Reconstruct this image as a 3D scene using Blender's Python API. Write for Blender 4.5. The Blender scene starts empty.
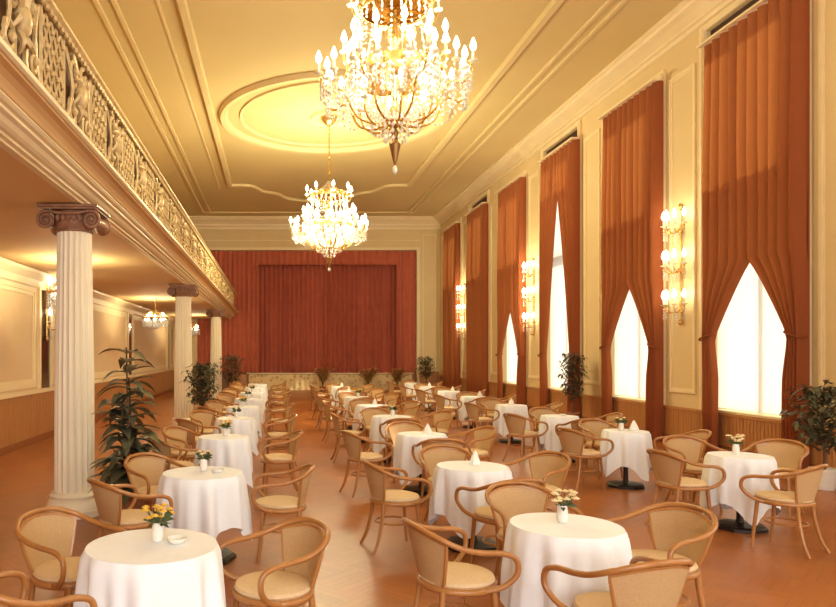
import bpy, math, random
from mathutils import Vector, Matrix
rnd = random.Random(7)
PI = math.pi
C = bpy.context.scene.collection
sc = bpy.context.scene

# ------------------------------------------------------------------ camera
F, VX, VY, EYE = 690.0, 274.0, 353.0, 1.8
cam_d = bpy.data.cameras.new('camera'); cam = bpy.data.objects.new('camera', cam_d); C.objects.link(cam)
cam.location = (0, 0, EYE); cam.rotation_euler = (PI/2, 0, 0)
cam_d.sensor_fit = 'HORIZONTAL'; cam_d.sensor_width = 36.0; cam_d.lens = 36.0*F/836
cam_d.shift_x = (418-VX)/836; cam_d.shift_y = (VY-303.5)/836
cam_d.clip_end = 300
sc.camera = cam

# ------------------------------------------------------------------ sky, sun, fill lamps, exposure
w = bpy.data.worlds.new('sky'); sc.world = w; w.use_nodes = True
bg = w.node_tree.nodes['Background']
bg.inputs['Color'].default_value = (1.0, 0.96, 0.86, 1); bg.inputs['Strength'].default_value = 2.0

sd = bpy.data.lights.new('sun', 'SUN'); sun = bpy.data.objects.new('sun', sd); C.objects.link(sun)
sd.energy = 10.0; sd.color = (1.0, 0.9, 0.7); sd.angle = math.radians(1.2)
sun.rotation_euler = Vector((-0.72, 0.12, -0.69)).to_track_quat('-Z', 'Y').to_euler()

def area(name, loc, rot, sx, sy, power, col):
    d = bpy.data.lights.new(name, 'AREA'); d.shape = 'RECTANGLE'; d.size = sx; d.size_y = sy
    d.energy = power; d.color = col
    o = bpy.data.objects.new(name, d); C.objects.link(o); o.location = loc; o.rotation_euler = rot
# fill lamps added at the rear openings and near side windows, out of view
for X in (-2.2, 1.6, 5.4):
    area('rear_fill', (X, -5.85, 4.0), (PI/2, 0, 0), 2.4, 6.2, 290, (0.95, 0.98, 1.0))
for k in (-3, -2):
    area('side_fill', (7.8, 11.585+3.83*k, 4.0), (0, PI/2, 0), 6.2, 2.2, 70, (1.0, 0.97, 0.88))

vs = sc.view_settings
vs.view_transform = 'Standard'; vs.look = 'None'; vs.gamma = 1.0; vs.use_curve_mapping = False; vs.exposure = 0.0
sc.display_settings.display_device = 'sRGB'
sc.cycles.use_denoising = True
sc.cycles.max_bounces = 8; sc.cycles.diffuse_bounces = 5; sc.cycles.glossy_bounces = 3
sc.cycles.transmission_bounces = 6; sc.cycles.transparent_max_bounces = 8
sc.cycles.sample_clamp_indirect = 4.0

# ------------------------------------------------------------------ materials
def mat(name, col, rough=0.5, metal=0.0, col2=None, scale=6.0, stretch=(1, 1, 1), bump=0.0, bscale=40.0, spec=0.5, coat=0.0, emit=0.0, sheen=0.0):
    m = bpy.data.materials.new(name); m.use_nodes = True
    nt = m.node_tree; b = nt.nodes['Principled BSDF']
    b.inputs['Roughness'].default_value = rough; b.inputs['Metallic'].default_value = metal
    b.inputs['Specular IOR Level'].default_value = spec; b.inputs['Coat Weight'].default_value = coat
    b.inputs['Sheen Weight'].default_value = sheen
    tc = nt.nodes.new('ShaderNodeTexCoord'); mp = nt.nodes.new('ShaderNodeMapping')
    nt.links.new(tc.outputs['Object'], mp.inputs['Vector']); mp.inputs['Scale'].default_value = stretch
    nz = nt.nodes.new('ShaderNodeTexNoise'); nz.inputs['Scale'].default_value = scale; nz.inputs['Detail'].default_value = 4
    nt.links.new(mp.outputs['Vector'], nz.inputs['Vector'])
    cr = nt.nodes.new('ShaderNodeValToRGB')
    c2 = col2 or tuple(c*0.88 for c in col)
    cr.color_ramp.elements[0].position = 0.3; cr.color_ramp.elements[1].position = 0.7
    cr.color_ramp.elements[0].color = (*c2, 1); cr.color_ramp.elements[1].color = (*col, 1)
    nt.links.new(nz.outputs['Fac'], cr.inputs['Fac']); nt.links.new(cr.outputs['Color'], b.inputs['Base Color'])
    if bump:
        n2 = nt.nodes.new('ShaderNodeTexNoise'); n2.inputs['Scale'].default_value = bscale
        nt.links.new(mp.outputs['Vector'], n2.inputs['Vector'])
        bp = nt.nodes.new('ShaderNodeBump'); bp.inputs['Strength'].default_value = bump; bp.inputs['Distance'].default_value = 0.01
        nt.links.new(n2.outputs['Fac'], bp.inputs['Height']); nt.links.new(bp.outputs['Normal'], b.inputs['Normal'])
    if emit:
        b.inputs['Emission Color'].default_value = (*col, 1); b.inputs['Emission Strength'].default_value = emit
    return m

M = {}
M['wall'] = mat('cream_wall_paint', (.72, .56, .30), .75, col2=(.69, .53, .28), scale=1.5)
M['wall_left'] = mat('pale_wall_fabric', (.72, .54, .33), .8, col2=(.69, .51, .30), scale=2)
M['trim'] = mat('ivory_moulding_paint', (.84, .69, .43), .5, scale=3, col2=(.80, .65, .39))
M['ceil'] = mat('ceiling_paint', (.66, .51, .235), .85, col2=(.63, .485, .22), scale=.6)
M['ceiltrim'] = mat('ceiling_moulding_paint', (.72, .57, .29), .7, col2=(.69, .54, .27), scale=2)
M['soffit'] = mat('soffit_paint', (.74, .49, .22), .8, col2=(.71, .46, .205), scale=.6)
M['column'] = mat('white_column_paint', (.86, .76, .56), .45, col2=(.83, .73, .53), scale=4)
M['gilt'] = mat('gilt_plaster', (.70, .54, .28), .42, .2, col2=(.52, .36, .16), scale=14)
M['gilt_shade'] = mat('shadow_toned_gilt', (.22, .11, .045), .6, .1, col2=(.16, .075, .03), scale=9)  # dark parapet backing colour stands in for shadow behind the openwork
M['capital'] = mat('bronzed_plaster', (.36, .18, .095), .45, .15, col2=(.24, .11, .06), scale=12)
M['bentwood'] = mat('honey_bentwood', (.45, .20, .058), .3, col2=(.36, .148, .04), scale=9, stretch=(1, 1, .3), coat=.25)
M['cane'] = mat('woven_cane', (.55, .355, .17), .7, col2=(.47, .295, .135), scale=120, bump=.35, bscale=160)
M['seat'] = mat('straw_upholstery', (.70, .52, .31), .75, col2=(.64, .46, .26), scale=60, bump=.15, bscale=120)
M['cloth'] = mat('white_linen', (.88, .92, .97), .85, col2=(.86, .90, .945), scale=30, bump=.05, bscale=90, sheen=.2)
M['black'] = mat('black_iron', (.028, .018, .014), .4, .3, scale=8)
M['drape'] = None
M['stage_red'] = mat('oxblood_velvet', (.45, .098, .056), .85, col2=(.40, .083, .047), scale=3, sheen=.25)
M['stage_red2'] = mat('russet_velvet', (.49, .115, .060), .85, col2=(.44, .10, .052), scale=3, sheen=.25)
M['dado'] = mat('oak_dado', (.50, .235, .085), .45, col2=(.42, .185, .06), scale=3, stretch=(1, 6, .4))
M['dado_dark'] = mat('mahogany_skirting', (.30, .10, .035), .4, col2=(.24, .08, .028), scale=3, stretch=(1, .3, 1))
M['stagefront'] = None
M['leaf'] = mat('dark_green_leaf', (.13, .125, .065), .36, col2=(.065, .065, .034), scale=5)
M['leaf_red'] = mat('bronze_green_leaf', (.15, .105, .055), .45, col2=(.085, .06, .03), scale=5)
M['leaf_pale'] = mat('pale_frond', (.74, .48, .19), .6, col2=(.60, .34, .12), scale=8)
M['bark'] = mat('brown_bark', (.13, .065, .03), .8, scale=12, bump=.3)
M['terracotta'] = mat('terracotta', (.36, .14, .06), .6, scale=8)
M['whitepot'] = mat('white_glazed_pot', (.80, .74, .62), .3, scale=5)
M['porcelain'] = mat('white_porcelain', (.88, .85, .78), .2, scale=5)
M['yellow'] = mat('yellow_petal', (.80, .52, .07), .6, scale=20, col2=(.66, .36, .05))
M['creamflower'] = mat('cream_petal', (.86, .72, .42), .6, scale=20)
M['stem'] = mat('flower_leaf', (.07, .10, .03), .5, scale=20)
M['brass'] = mat('polished_brass', (.80, .53, .19), .25, .9, scale=10, col2=(.66, .40, .13))
M['bronze'] = mat('dark_bronze', (.30, .15, .05), .35, .7, scale=10)
M['candle'] = mat('ivory_candle_sleeve', (.92, .85, .65), .5)
M['menu'] = mat('white_card', (.90, .87, .80), .6)
M['winframe'] = mat('white_window_paint', (.82, .76, .62), .4)
M['slot'] = mat('dark_reveal_slot', (.045, .016, .009), .6)
M['dark'] = mat('dark_mirror', (.10, .045, .022), .12, .3)

def bulb_mat():
    m = bpy.data.materials.new('lit_candle_bulb'); m.use_nodes = True
    nt = m.node_tree; nt.nodes.clear()
    e = nt.nodes.new('ShaderNodeEmission'); e.inputs['Color'].default_value = (1, .90, .66, 1); e.inputs['Strength'].default_value = 14
    o = nt.nodes.new('ShaderNodeOutputMaterial'); nt.links.new(e.outputs[0], o.inputs[0])
    m.cycles.emission_sampling = 'NONE'
    return m
M['bulb'] = bulb_mat()

def crystal_mat():
    m = bpy.data.materials.new('cut_crystal'); m.use_nodes = True
    b = m.node_tree.nodes['Principled BSDF']
    b.inputs['Base Color'].default_value = (1, .96, .86, 1); b.inputs['Roughness'].default_value = .12
    b.inputs['Transmission Weight'].default_value = .35; b.inputs['IOR'].default_value = 1.5
    b.inputs['Specular IOR Level'].default_value = .9
    return m
M['crystal'] = crystal_mat()

def fabric(name, col, trans, tcol, rough=.9):
    m = bpy.data.materials.new(name); m.use_nodes = True
    nt = m.node_tree; nt.nodes.clear()
    tc = nt.nodes.new('ShaderNodeTexCoord'); nz = nt.nodes.new('ShaderNodeTexNoise'); nz.inputs['Scale'].default_value = 5
    nt.links.new(tc.outputs['Object'], nz.inputs['Vector'])
    mx = nt.nodes.new('ShaderNodeMix'); mx.data_type = 'RGBA'
    mx.inputs[6].default_value = (*[c*.9 for c in col], 1); mx.inputs[7].default_value = (*col, 1)
    nt.links.new(nz.outputs['Fac'], mx.inputs[0])
    d = nt.nodes.new('ShaderNodeBsdfDiffuse'); nt.links.new(mx.outputs[2], d.inputs['Color'])
    t = nt.nodes.new('ShaderNodeBsdfTranslucent'); t.inputs['Color'].default_value = (*tcol, 1)
    s = nt.nodes.new('ShaderNodeMixShader'); s.inputs[0].default_value = trans
    o = nt.nodes.new('ShaderNodeOutputMaterial')
    nt.links.new(d.outputs[0], s.inputs[1]); nt.links.new(t.outputs[0], s.inputs[2]); nt.links.new(s.outputs[0], o.inputs[0])
    return m
M['drape'] = fabric('rust_drapery', (.30, .085, .034), .15, (.62, .24, .06))
M['sheer'] = fabric('white_sheer', (.86, .85, .80), .45, (.80, .79, .74))

def glass_mat():
    m = bpy.data.materials.new('window_glass'); m.use_nodes = True
    nt = m.node_tree; nt.nodes.clear()
    t = nt.nodes.new('ShaderNodeBsdfTransparent'); g = nt.nodes.new('ShaderNodeBsdfGlossy'); g.inputs['Roughness'].default_value = .02
    s = nt.nodes.new('ShaderNodeMixShader'); s.inputs[0].default_value = .06
    o = nt.nodes.new('ShaderNodeOutputMaterial')
    nt.links.new(t.outputs[0], s.inputs[1]); nt.links.new(g.outputs[0], s.inputs[2]); nt.links.new(s.outputs[0], o.inputs[0])
    return m
M['glass'] = glass_mat()

def parquet():
    m = bpy.data.materials.new('oak_parquet'); m.use_nodes = True
    nt = m.node_tree; b = nt.nodes['Principled BSDF']
    tc = nt.nodes.new('ShaderNodeTexCoord'); mp = nt.nodes.new('ShaderNodeMapping')
    mp.inputs['Rotation'].default_value = (0, 0, PI/4)
    nt.links.new(tc.outputs['Object'], mp.inputs['Vector'])
    ck = nt.nodes.new('ShaderNodeTexChecker'); ck.inputs['Scale'].default_value = 2.2
    nt.links.new(mp.outputs['Vector'], ck.inputs['Vector'])
    def br(rot):
        m2 = nt.nodes.new('ShaderNodeMapping'); m2.inputs['Rotation'].default_value = (0, 0, rot)
        nt.links.new(tc.outputs['Object'], m2.inputs['Vector'])
        t = nt.nodes.new('ShaderNodeTexBrick'); nt.links.new(m2.outputs['Vector'], t.inputs['Vector'])
        t.inputs['Color1'].default_value = (.40, .140, .036, 1); t.inputs['Color2'].default_value = (.35, .118, .030, 1)
        t.inputs['Mortar'].default_value = (.28, .088, .022, 1); t.inputs['Scale'].default_value = 1
        t.inputs['Mortar Size'].default_value = .0025; t.inputs['Brick Width'].default_value = .4546; t.inputs['Row Height'].default_value = .075
        return t
    a, c = br(PI/4), br(-PI/4)
    mx = nt.nodes.new('ShaderNodeMix'); mx.data_type = 'RGBA'
    nt.links.new(ck.outputs['Fac'], mx.inputs[0]); nt.links.new(a.outputs['Color'], mx.inputs[6]); nt.links.new(c.outputs['Color'], mx.inputs[7])
    nz = nt.nodes.new('ShaderNodeTexNoise'); nz.inputs['Scale'].default_value = 1.1; nz.inputs['Detail'].default_value = 5
    nt.links.new(tc.outputs['Object'], nz.inputs['Vector'])
    mm = nt.nodes.new('ShaderNodeMix'); mm.data_type = 'RGBA'; mm.blend_type = 'MULTIPLY'; mm.inputs[0].default_value = 1
    cr = nt.nodes.new('ShaderNodeValToRGB'); cr.color_ramp.elements[0].color = (.82, .78, .74, 1); cr.color_ramp.elements[1].color = (1.1, 1.1, 1.1, 1)
    cr.color_ramp.elements[0].position = .3; cr.color_ramp.elements[1].position = .7
    nt.links.new(nz.outputs['Fac'], cr.inputs['Fac'])
    nt.links.new(mx.outputs[2], mm.inputs[6]); nt.links.new(cr.outputs['Color'], mm.inputs[7]); nt.links.new(mm.outputs[2], b.inputs['Base Color'])
    r2 = nt.nodes.new('ShaderNodeMapRange'); r2.inputs[3].default_value = .24; r2.inputs[4].default_value = .42
    nt.links.new(nz.outputs['Fac'], r2.inputs[0]); nt.links.new(r2.outputs[0], b.inputs['Roughness'])
    b.inputs['Specular IOR Level'].default_value = .32
    return m
M['parquet'] = parquet()

def stage_cloth():
    m = bpy.data.materials.new('patterned_stage_cloth'); m.use_nodes = True
    nt = m.node_tree; b = nt.nodes['Principled BSDF']; b.inputs['Roughness'].default_value = .8
    tc = nt.nodes.new('ShaderNodeTexCoord'); v = nt.nodes.new('ShaderNodeTexVoronoi'); v.inputs['Scale'].default_value = 5
    nt.links.new(tc.outputs['Object'], v.inputs['Vector'])
    cr = nt.nodes.new('ShaderNodeValToRGB'); cr.color_ramp.elements[0].color = (.50, .34, .14, 1); cr.color_ramp.elements[1].color = (.82, .64, .34, 1)
    cr.color_ramp.elements[0].position = .15; cr.color_ramp.elements[1].position = .5
    nt.links.new(v.outputs['Distance'], cr.inputs['Fac']); nt.links.new(cr.outputs['Color'], b.inputs['Base Color'])
    return m
M['stagefront'] = stage_cloth()

# ------------------------------------------------------------------ mesh helpers
class MB:
    def __init__(s): s.v = []; s.f = []
    def add(s, vs_, fs_):
        o = len(s.v); s.v += [tuple(p) for p in vs_]; s.f += [tuple(i+o for i in f) for f in fs_]; return s
    def box(s, x0, x1, y0, y1, z0, z1):
        return s.add([(x0,y0,z0),(x1,y0,z0),(x1,y1,z0),(x0,y1,z0),(x0,y0,z1),(x1,y0,z1),(x1,y1,z1),(x0,y1,z1)],
                     [(0,3,2,1),(4,5,6,7),(0,1,5,4),(1,2,6,5),(2,3,7,6),(3,0,4,7)])
    def prism(s, prof, axis, a, b):
        """closed profile polygon extruded; axis 'y': prof=(x,z); 'x': prof=(y,z)"""
        n = len(prof)
        f = (lambda p, t: (p[0], t, p[1])) if axis == 'y' else (lambda p, t: (t, p[0], p[1]))
        return s.add([f(p, a) for p in prof]+[f(p, b) for p in prof],
                     [(i, (i+1) % n, n+(i+1) % n, n+i) for i in range(n)]+[tuple(range(n-1, -1, -1)), tuple(range(n, 2*n))])
    def tube(s, pts, r, n=6, closed=False, flat=1.0):
        pts = [Vector(p) for p in pts]; k = len(pts)
        rs = r if isinstance(r, (list, tuple)) else [r]*k
        T = []
        for i in range(k):
            a = pts[i-1] if (i or closed) else pts[0]; b = pts[(i+1) % k] if (i < k-1 or closed) else pts[-1]
            t = b-a; T.append(t.normalized() if t.length > 1e-9 else Vector((0, 0, 1)))
        nrm = T[0].orthogonal().normalized()
        if abs(T[0].z) < .9:
            nrm = (Vector((0, 0, 1))-T[0]*T[0].z).normalized()
        vs_ = []
        for i in range(k):
            nrm = (nrm-T[i]*nrm.dot(T[i])); nrm = nrm.normalized() if nrm.length > 1e-6 else T[i].orthogonal().normalized()
            bi = T[i].cross(nrm)
            for j in range(n):
                a = 2*PI*j/n; vs_.append(pts[i]+nrm*(math.cos(a)*rs[i]*flat)+bi*(math.sin(a)*rs[i]))
        fs_ = []
        for i in range(k if closed else k-1):
            i2 = (i+1) % k
            for j in range(n):
                fs_.append((i*n+j, i*n+(j+1) % n, i2*n+(j+1) % n, i2*n+j))
        if not closed:
            fs_.append(tuple(range(n-1, -1, -1))); fs_.append(tuple(range((k-1)*n, k*n)))
        return s.add(vs_, fs_)
    def lathe(s, prof, n=16, c=(0, 0, 0), rf=None):
        vs_ = []; k = len(prof)
        for (r, z) in prof:
            for j in range(n):
                a = 2*PI*j/n; q = r if rf is None else rf(r, a, z)
                vs_.append((c[0]+q*math.cos(a), c[1]+q*math.sin(a), c[2]+z))
        fs_ = [(i*n+j, i*n+(j+1) % n, (i+1)*n+(j+1) % n, (i+1)*n+j) for i in range(k-1) for j in range(n)]
        fs_.append(tuple(range(n-1, -1, -1))); fs_.append(tuple(range((k-1)*n, k*n)))
        return s.add(vs_, fs_)
    def ball(s, c, r, n=8, m=5, sz=1.0):
        return s.lathe([(max(1e-4, r*math.sin(PI*i/m)), -r*sz*math.cos(PI*i/m)) for i in range(m+1)], n, c)
    def bead(s, c, r, h):
        x, y, z = c
        return s.add([(x+r,y,z),(x,y+r,z),(x-r,y,z),(x,y-r,z),(x,y,z+h),(x,y,z-h)],
                     [(0,1,4),(1,2,4),(2,3,4),(3,0,4),(1,0,5),(2,1,5),(3,2,5),(0,3,5)])
    def sheet(s, grid, thick=0.0):
        """grid[i][j] of points; closed thin shell when thick>0"""
        R, Q = len(grid), len(grid[0]); g = [[Vector(p) for p in row] for row in grid]
        def idx(i, j): return i*Q+j
        if not thick:
            return s.add([p for row in g for p in row], [(idx(i,j), idx(i,j+1), idx(i+1,j+1), idx(i+1,j)) for i in range(R-1) for j in range(Q-1)])
        nv = []
        for i in range(R):
            for j in range(Q):
                du = g[i][min(j+1,Q-1)]-g[i][max(j-1,0)]; dv = g[min(i+1,R-1)][j]-g[max(i-1,0)][j]
                nn = du.cross(dv); nv.append(nn.normalized() if nn.length > 1e-9 else Vector((0,0,1)))
        flat = [p for row in g for p in row]; N = R*Q
        vs_ = [p+n*thick/2 for p, n in zip(flat, nv)]+[p-n*thick/2 for p, n in zip(flat, nv)]
        fs_ = []
        for i in range(R-1):
            for j in range(Q-1):
                q = (idx(i,j), idx(i,j+1), idx(i+1,j+1), idx(i+1,j)); fs_.append(q); fs_.append(tuple(N+t for t in reversed(q)))
        per = [idx(0,j) for j in range(Q)]+[idx(i,Q-1) for i in range(1,R)]+[idx(R-1,j) for j in range(Q-2,-1,-1)]+[idx(i,0) for i in range(R-2,0,-1)]
        for a, b in zip(per, per[1:]+per[:1]): fs_.append((b, a, N+a, N+b))
        return s.add(vs_, fs_)
    def build(s, name, m, parent=None, smooth=False):
        me = bpy.data.meshes.new(name); me.from_pydata(s.v, [], s.f); me.update()
        me.materials.append(m)
        if smooth:
            me.polygons.foreach_set('use_smooth', [True]*len(me.polygons))
            try: me.set_sharp_from_angle(angle=math.radians(50))
            except Exception: pass
        o = bpy.data.objects.new(name, me); C.objects.link(o)
        if parent: o.parent = parent
        return o

def spline(pts, sub=6, closed=False):
    P = [Vector(p) for p in pts]; n = len(P); out = []
    for i in range(n if closed else n-1):
        if closed: p0, p1, p2, p3 = P[i-1], P[i], P[(i+1) % n], P[(i+2) % n]
        else: p0, p1, p2, p3 = P[max(i-1,0)], P[i], P[i+1], P[min(i+2,n-1)]
        for k in range(sub):
            t = k/sub
            out.append(.5*((2*p1)+(p2-p0)*t+(2*p0-5*p1+4*p2-p3)*t*t+(3*p1-p0-3*p2+p3)*t**3))
    if not closed: out.append(P[-1])
    return out

def tag(o, label=None, cat=None, group=None, kind=None):
    if label: o['label'] = label
    if cat: o['category'] = cat
    if group: o['group'] = group
    if kind: o['kind'] = kind
    return o
def thing(name, label, cat, loc=(0,0,0), rz=0, group=None):
    o = bpy.data.objects.new(name, None); C.objects.link(o); o.empty_display_size = .1
    o.location = loc; o.rotation_euler = (0, 0, rz)
    return tag(o, label, cat, group)
KIDS = {}
def copy_tree(o, parent=None, depth=0):
    c = o.copy(); C.objects.link(c)
    if parent: c.parent = parent
    for ch in list(o.children): copy_tree(ch, c, depth+1)
    return c
def struct(o): o['kind'] = 'structure'; return o
ORD = ['first', 'second', 'third', 'fourth', 'fifth', 'sixth', 'seventh', 'eighth', 'ninth', 'tenth']

# ------------------------------------------------------------------ room shell
XR, XL, YB, YF, HC = 8.0, -4.8, 33.2, -6.0, 8.3
WIN = [(10.42+3.83*k, 12.75+3.83*k, 7.75 if k % 2 == 0 else 7.47) for k in range(-4, 6)]   # (near, far, head)
SILL = .74
struct(MB().box(XL-.4, XR+.4, YF-.3, YB+1.6, -.15, 0).build('floor', M['parquet']))
struct(MB().box(XL-.4, XR+.4, YF-.3, YB+1.6, HC, HC+.2).build('ceiling', M['ceil']))
# right wall with ten openings
b = MB(); prev = YF
for (a, z, hd) in WIN:
    b.box(XR, XR+.45, prev, a, 0, HC); b.box(XR, XR+.45, a, z, 0, SILL); b.box(XR, XR+.45, a, z, hd, HC); prev = z
b.box(XR, XR+.45, prev, YB, 0, HC)
wall_right = struct(b.build('wall_right', M['wall']))
# left wall, rear wall, back wall
wall_left = struct(MB().box(XL-.3, XL, YF, YB, 0, HC).build('wall_left', M['wall_left']))
b = MB(); prev = XL-.3
for X in (-2.2, 1.6, 5.4):
    b.box(prev, X-1.2, YF-.3, YF, 0, HC); b.box(X-1.2, X+1.2, YF-.3, YF, 0, .8); b.box(X-1.2, X+1.2, YF-.3, YF, 7.2, HC); prev = X+1.2
b.box(prev, XR+.45, YF-.3, YF, 0, HC)
struct(b.build('wall_rear', M['wall']))
CX0, CX1, CH = -3.7, 6.86, 6.74           # stage opening
b = MB(); b.box(XL-.3, CX0, YB, YB+.3, 0, HC); b.box(CX1, XR+.45, YB, YB+.3, 0, HC); b.box(CX0, CX1, YB, YB+.3, CH, HC)
b.box(XL-.3, XR+.45, YB+1.3, YB+1.6, 0, HC); b.box(XL-.3, CX0-.3, YB+.3, YB+1.3, 0, HC); b.box(CX1+.3, XR+.45, YB+.3, YB+1.3, 0, HC)
wall_back = struct(b.build('wall_back', M['wall']))

def rect_frame(b, plane, side, y0, y1, z0, z1, wd, dp):
    """moulding frame lying on plane x=plane, standing out by dp towards side"""
    xa, xb = sorted((plane, plane+side*dp)); xc, xd = sorted((plane, plane+side*dp*.5))
    for (ya, yb, za, zb) in ((y0, y0+wd, z0, z1), (y1-wd, y1, z0, z1), (y0+wd, y1-wd, z0, z0+wd), (y0+wd, y1-wd, z1-wd, z1)):
        b.box(xa, xb, ya, yb, za, zb)
    w2 = wd*1.8
    b.box(xc, xd, y0+wd, y0+w2, z0+wd, z1-wd); b.box(xc, xd, y1-w2, y1-wd, z0+wd, z1-wd)
    b.box(xc, xd, y0+w2, y1-w2, z0+wd, z0+w2); b.box(xc, xd, y0+w2, y1-w2, z1-w2, z1-wd)

# piers: raised panel mouldings; windows: architraves
b = MB(); prev = YF
for (a, z, hd) in WIN+[(YB, YB, 0)]:
    if a-prev > 1.2 or a == YB:
        rect_frame(b, XR, -1, prev+.32, a-.32, 1.02, 7.3, .05, .035)
    prev = z
b.build('panel_moulding', M['trim'], wall_right)
b = MB()
for (a, z, hd) in WIN:
    for (ya, yb) in ((a-.16, a), (z, z+.16)):
        b.box(XR-.05, XR, ya, yb, SILL, hd+.12); b.box(XR-.075, XR-.05, ya+.05, yb-.05, SILL, hd+.07)
    b.box(XR-.05, XR, a, z, hd, hd+.12)
b.build('architrave', M['trim'], wall_right)
# dado with vertical battens, cap rail and skirting
b = MB(); b.box(XR-.025, XR-.001, YF, YB-.01, .16, SILL-.05)
y = YF+.05
while y < YB-.05:
    b.box(XR-.034, XR-.025, y, y+.055, .16, SILL-.05); y += .085
struct(b.build('trim_1', M['dado']))
struct(MB().box(XR-.055, XR-.001, YF, YB-.01, SILL-.05, SILL).build('trim_2', M['dado']))
struct(MB().box(XR-.045, XR-.001, YF, YB-.01, 0.001, .16).build('baseboard_right', M['dado_dark']))
# left wall dado, rail, panels and narrow mirrors
b = MB(); b.box(XL+.001, XL+.025, YF, YB-.01, .14, .99)
y = YF+.05
while y < YB-.05:
    b.box(XL+.025, XL+.032, y, y+.06, .14, .99); y += .09
struct(b.build('trim_3', M['dado']))
struct(MB().box(XL+.001, XL+.06, YF, YB-.01, .99, 1.07).build('trim_4', M['trim']))
struct(MB().box(XL+.001, XL+.045, YF, YB-.01, 0.001, .14).build('baseboard_left', M['dado_dark']))
MIR = [(5.55, 6.15), (14.1, 14.7), (22.6, 23.2), (31.0, 31.6)]
b = MB(); prev = YF
for (a, z) in MIR+[(YB, YB)]:
    if a-prev > 1: rect_frame(b, XL, 1, prev+.25, a-.25, 1.12, 3.1, .09, .03)
    prev = z
b.build('panel_moulding', M['trim'], wall_left)
b = MB()
for (a, z) in MIR:
    for (ya, yb, za, zb) in ((a-.1, a, 1.08, 3.2), (z, z+.1, 1.08, 3.2), (a, z, 3.1, 3.2)): b.box(XL, XL+.05, ya, yb, za, zb)
b.build('mirror_surround', M['trim'], wall_left)
b = MB()
for (a, z) in MIR: b.box(XL+.002, XL+.02, a, z, 1.08, 3.1)
b.build('mirror_strip', M['dark'], wall_left)
# aisle cornice under the gallery
struct(MB().prism([(XL+.001, 3.1), (XL+.05, 3.13), (XL+.07, 3.25), (XL+.2, 3.36), (XL+.22, 3.41), (XL+.001, 3.41)], 'y', YF, YB-.01).build('trim_5', M['trim']))
# main cornices
cp = [(0, 7.72), (.05, 7.74), (.07, 7.86), (.12, 7.90), (.13, 7.98), (.26, 8.10), (.38, 8.16), (.40, 8.22), (.46, 8.24), (.46, 8.299), (0, 8.299)]
cpr = [(0, 7.90), (.05, 7.92), (.07, 7.98), (.12, 8.0), (.13, 8.04), (.26, 8.13), (.38, 8.17), (.40, 8.22), (.46, 8.24), (.46, 8.299), (0, 8.299)]
struct(MB().prism([(XR-.001-x, z) for x, z in cpr], 'y', YF, YB-.002).build('trim_6', M['trim']))
struct(MB().prism([(XL+.001+x, z) for x, z in cp], 'y', YF, YB-.002).build('trim_7', M['trim']))
struct(MB().prism([(YB-.001-x, z) for x, z in cp], 'x', XL+.002, XR-.002).build('trim_8', M['trim']))
# moulding over the stage curtain and right-hand pilaster panel of the back wall
b = MB(); b.box(CX0-.15, CX1+.14, YB-.06, YB, CH, CH+.14); b.box(CX1, CX1+.14, YB-.06, YB, .9, CH)
b.box(CX1+.30, CX1+.34, YB-.03, YB, 1.0, 7.5); b.box(XR-.25, XR-.21, YB-.03, YB, 1.0, 7.5); b.box(CX1+.34, XR-.25, YB-.03, YB, 7.46, 7.5)
b.box(CX0, CX1+.14, YB-.03, YB, 7.2, 7.24)
b.build('stage_moulding', M['trim'], wall_back)
struct(MB().box(CX1+.14, XR-.06, YB-.03, YB-.001, 0.001, .9).build('trim_9', M['dado']))

# ceiling mouldings
def ceil_strip(b, pts, wd, dp):
    pts = [Vector((p[0], p[1], 0)) for p in pts]; L, Rr = [], []
    for i, p in enumerate(pts):
        t = (pts[min(i+1, len(pts)-1)]-pts[max(i-1, 0)]).normalized(); n = Vector((-t.y, t.x, 0))
        L.append(p+n*wd/2); Rr.append(p-n*wd/2)
    rows = []
    for l, r in zip(L, Rr):
        m_ = (l+r)/2; rows.append([(l.x, l.y, HC-.001), (l.x*.75+m_.x*.25, l.y*.75+m_.y*.25, HC-dp), (r.x*.75+m_.x*.25, r.y*.75+m_.y*.25, HC-dp), (r.x, r.y, HC-.001)])
    b.sheet(rows)
b = MB()
for X in (-3.28, -2.95, 6.18, 6.45): ceil_strip(b, [(X, YF), (X, 31.8)], .10, .05)
for X in (-2.15,): ceil_strip(b, [(X, YF), (X, 27.2)], .06, .03)
ceil_strip(b, [(-3.28, 31.8), (6.45, 31.8)], .10, .05)
struct(b.build('trim_10', M['ceiltrim']))
b = MB()
end = spline([(-1.70, 26.6), (-.9, 26.7), (-.45, 27.6), (.1, 28.0), (.6, 28.9), (1.75, 29.4), (2.9, 28.9), (3.4, 28.0), (3.95, 27.6), (4.4, 26.7), (5.2, 26.6)] and
             [(-1.70, 26.6, 0), (-.9, 26.7, 0), (-.45, 27.6, 0), (.1, 28.0, 0), (.6, 28.9, 0), (1.75, 29.4, 0), (2.9, 28.9, 0), (3.4, 28.0, 0), (3.95, 27.6, 0), (4.4, 26.7, 0), (5.2, 26.6, 0)], 6)
ceil_strip(b, [(-1.70, YF), (-1.70, 26.6)], .18, .11); ceil_strip(b, [(5.2, 26.6), (5.2, YF)], .18, .11)
ceil_strip(b, end, .16, .09)
struct(b.build('trim_11', M['ceiltrim']))
MC = (1.64, 19.0)
b = MB()
for r, wd, dp in ((3.03, .24, .12), (2.55, .10, .05), (.55, .2, .08)):
    b.sheet([[(MC[0]+q*math.cos(a), MC[1]+q*math.sin(a), z) for q, z in ((r+wd/2, HC-.001), (r+wd*.3, HC-dp), (r-wd*.25, HC-dp*.9), (r-wd/2, HC-.001))] for a in [2*PI*i/72 for i in range(73)]])
struct(b.build('trim_12', M['ceiltrim'], None, True))

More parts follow.
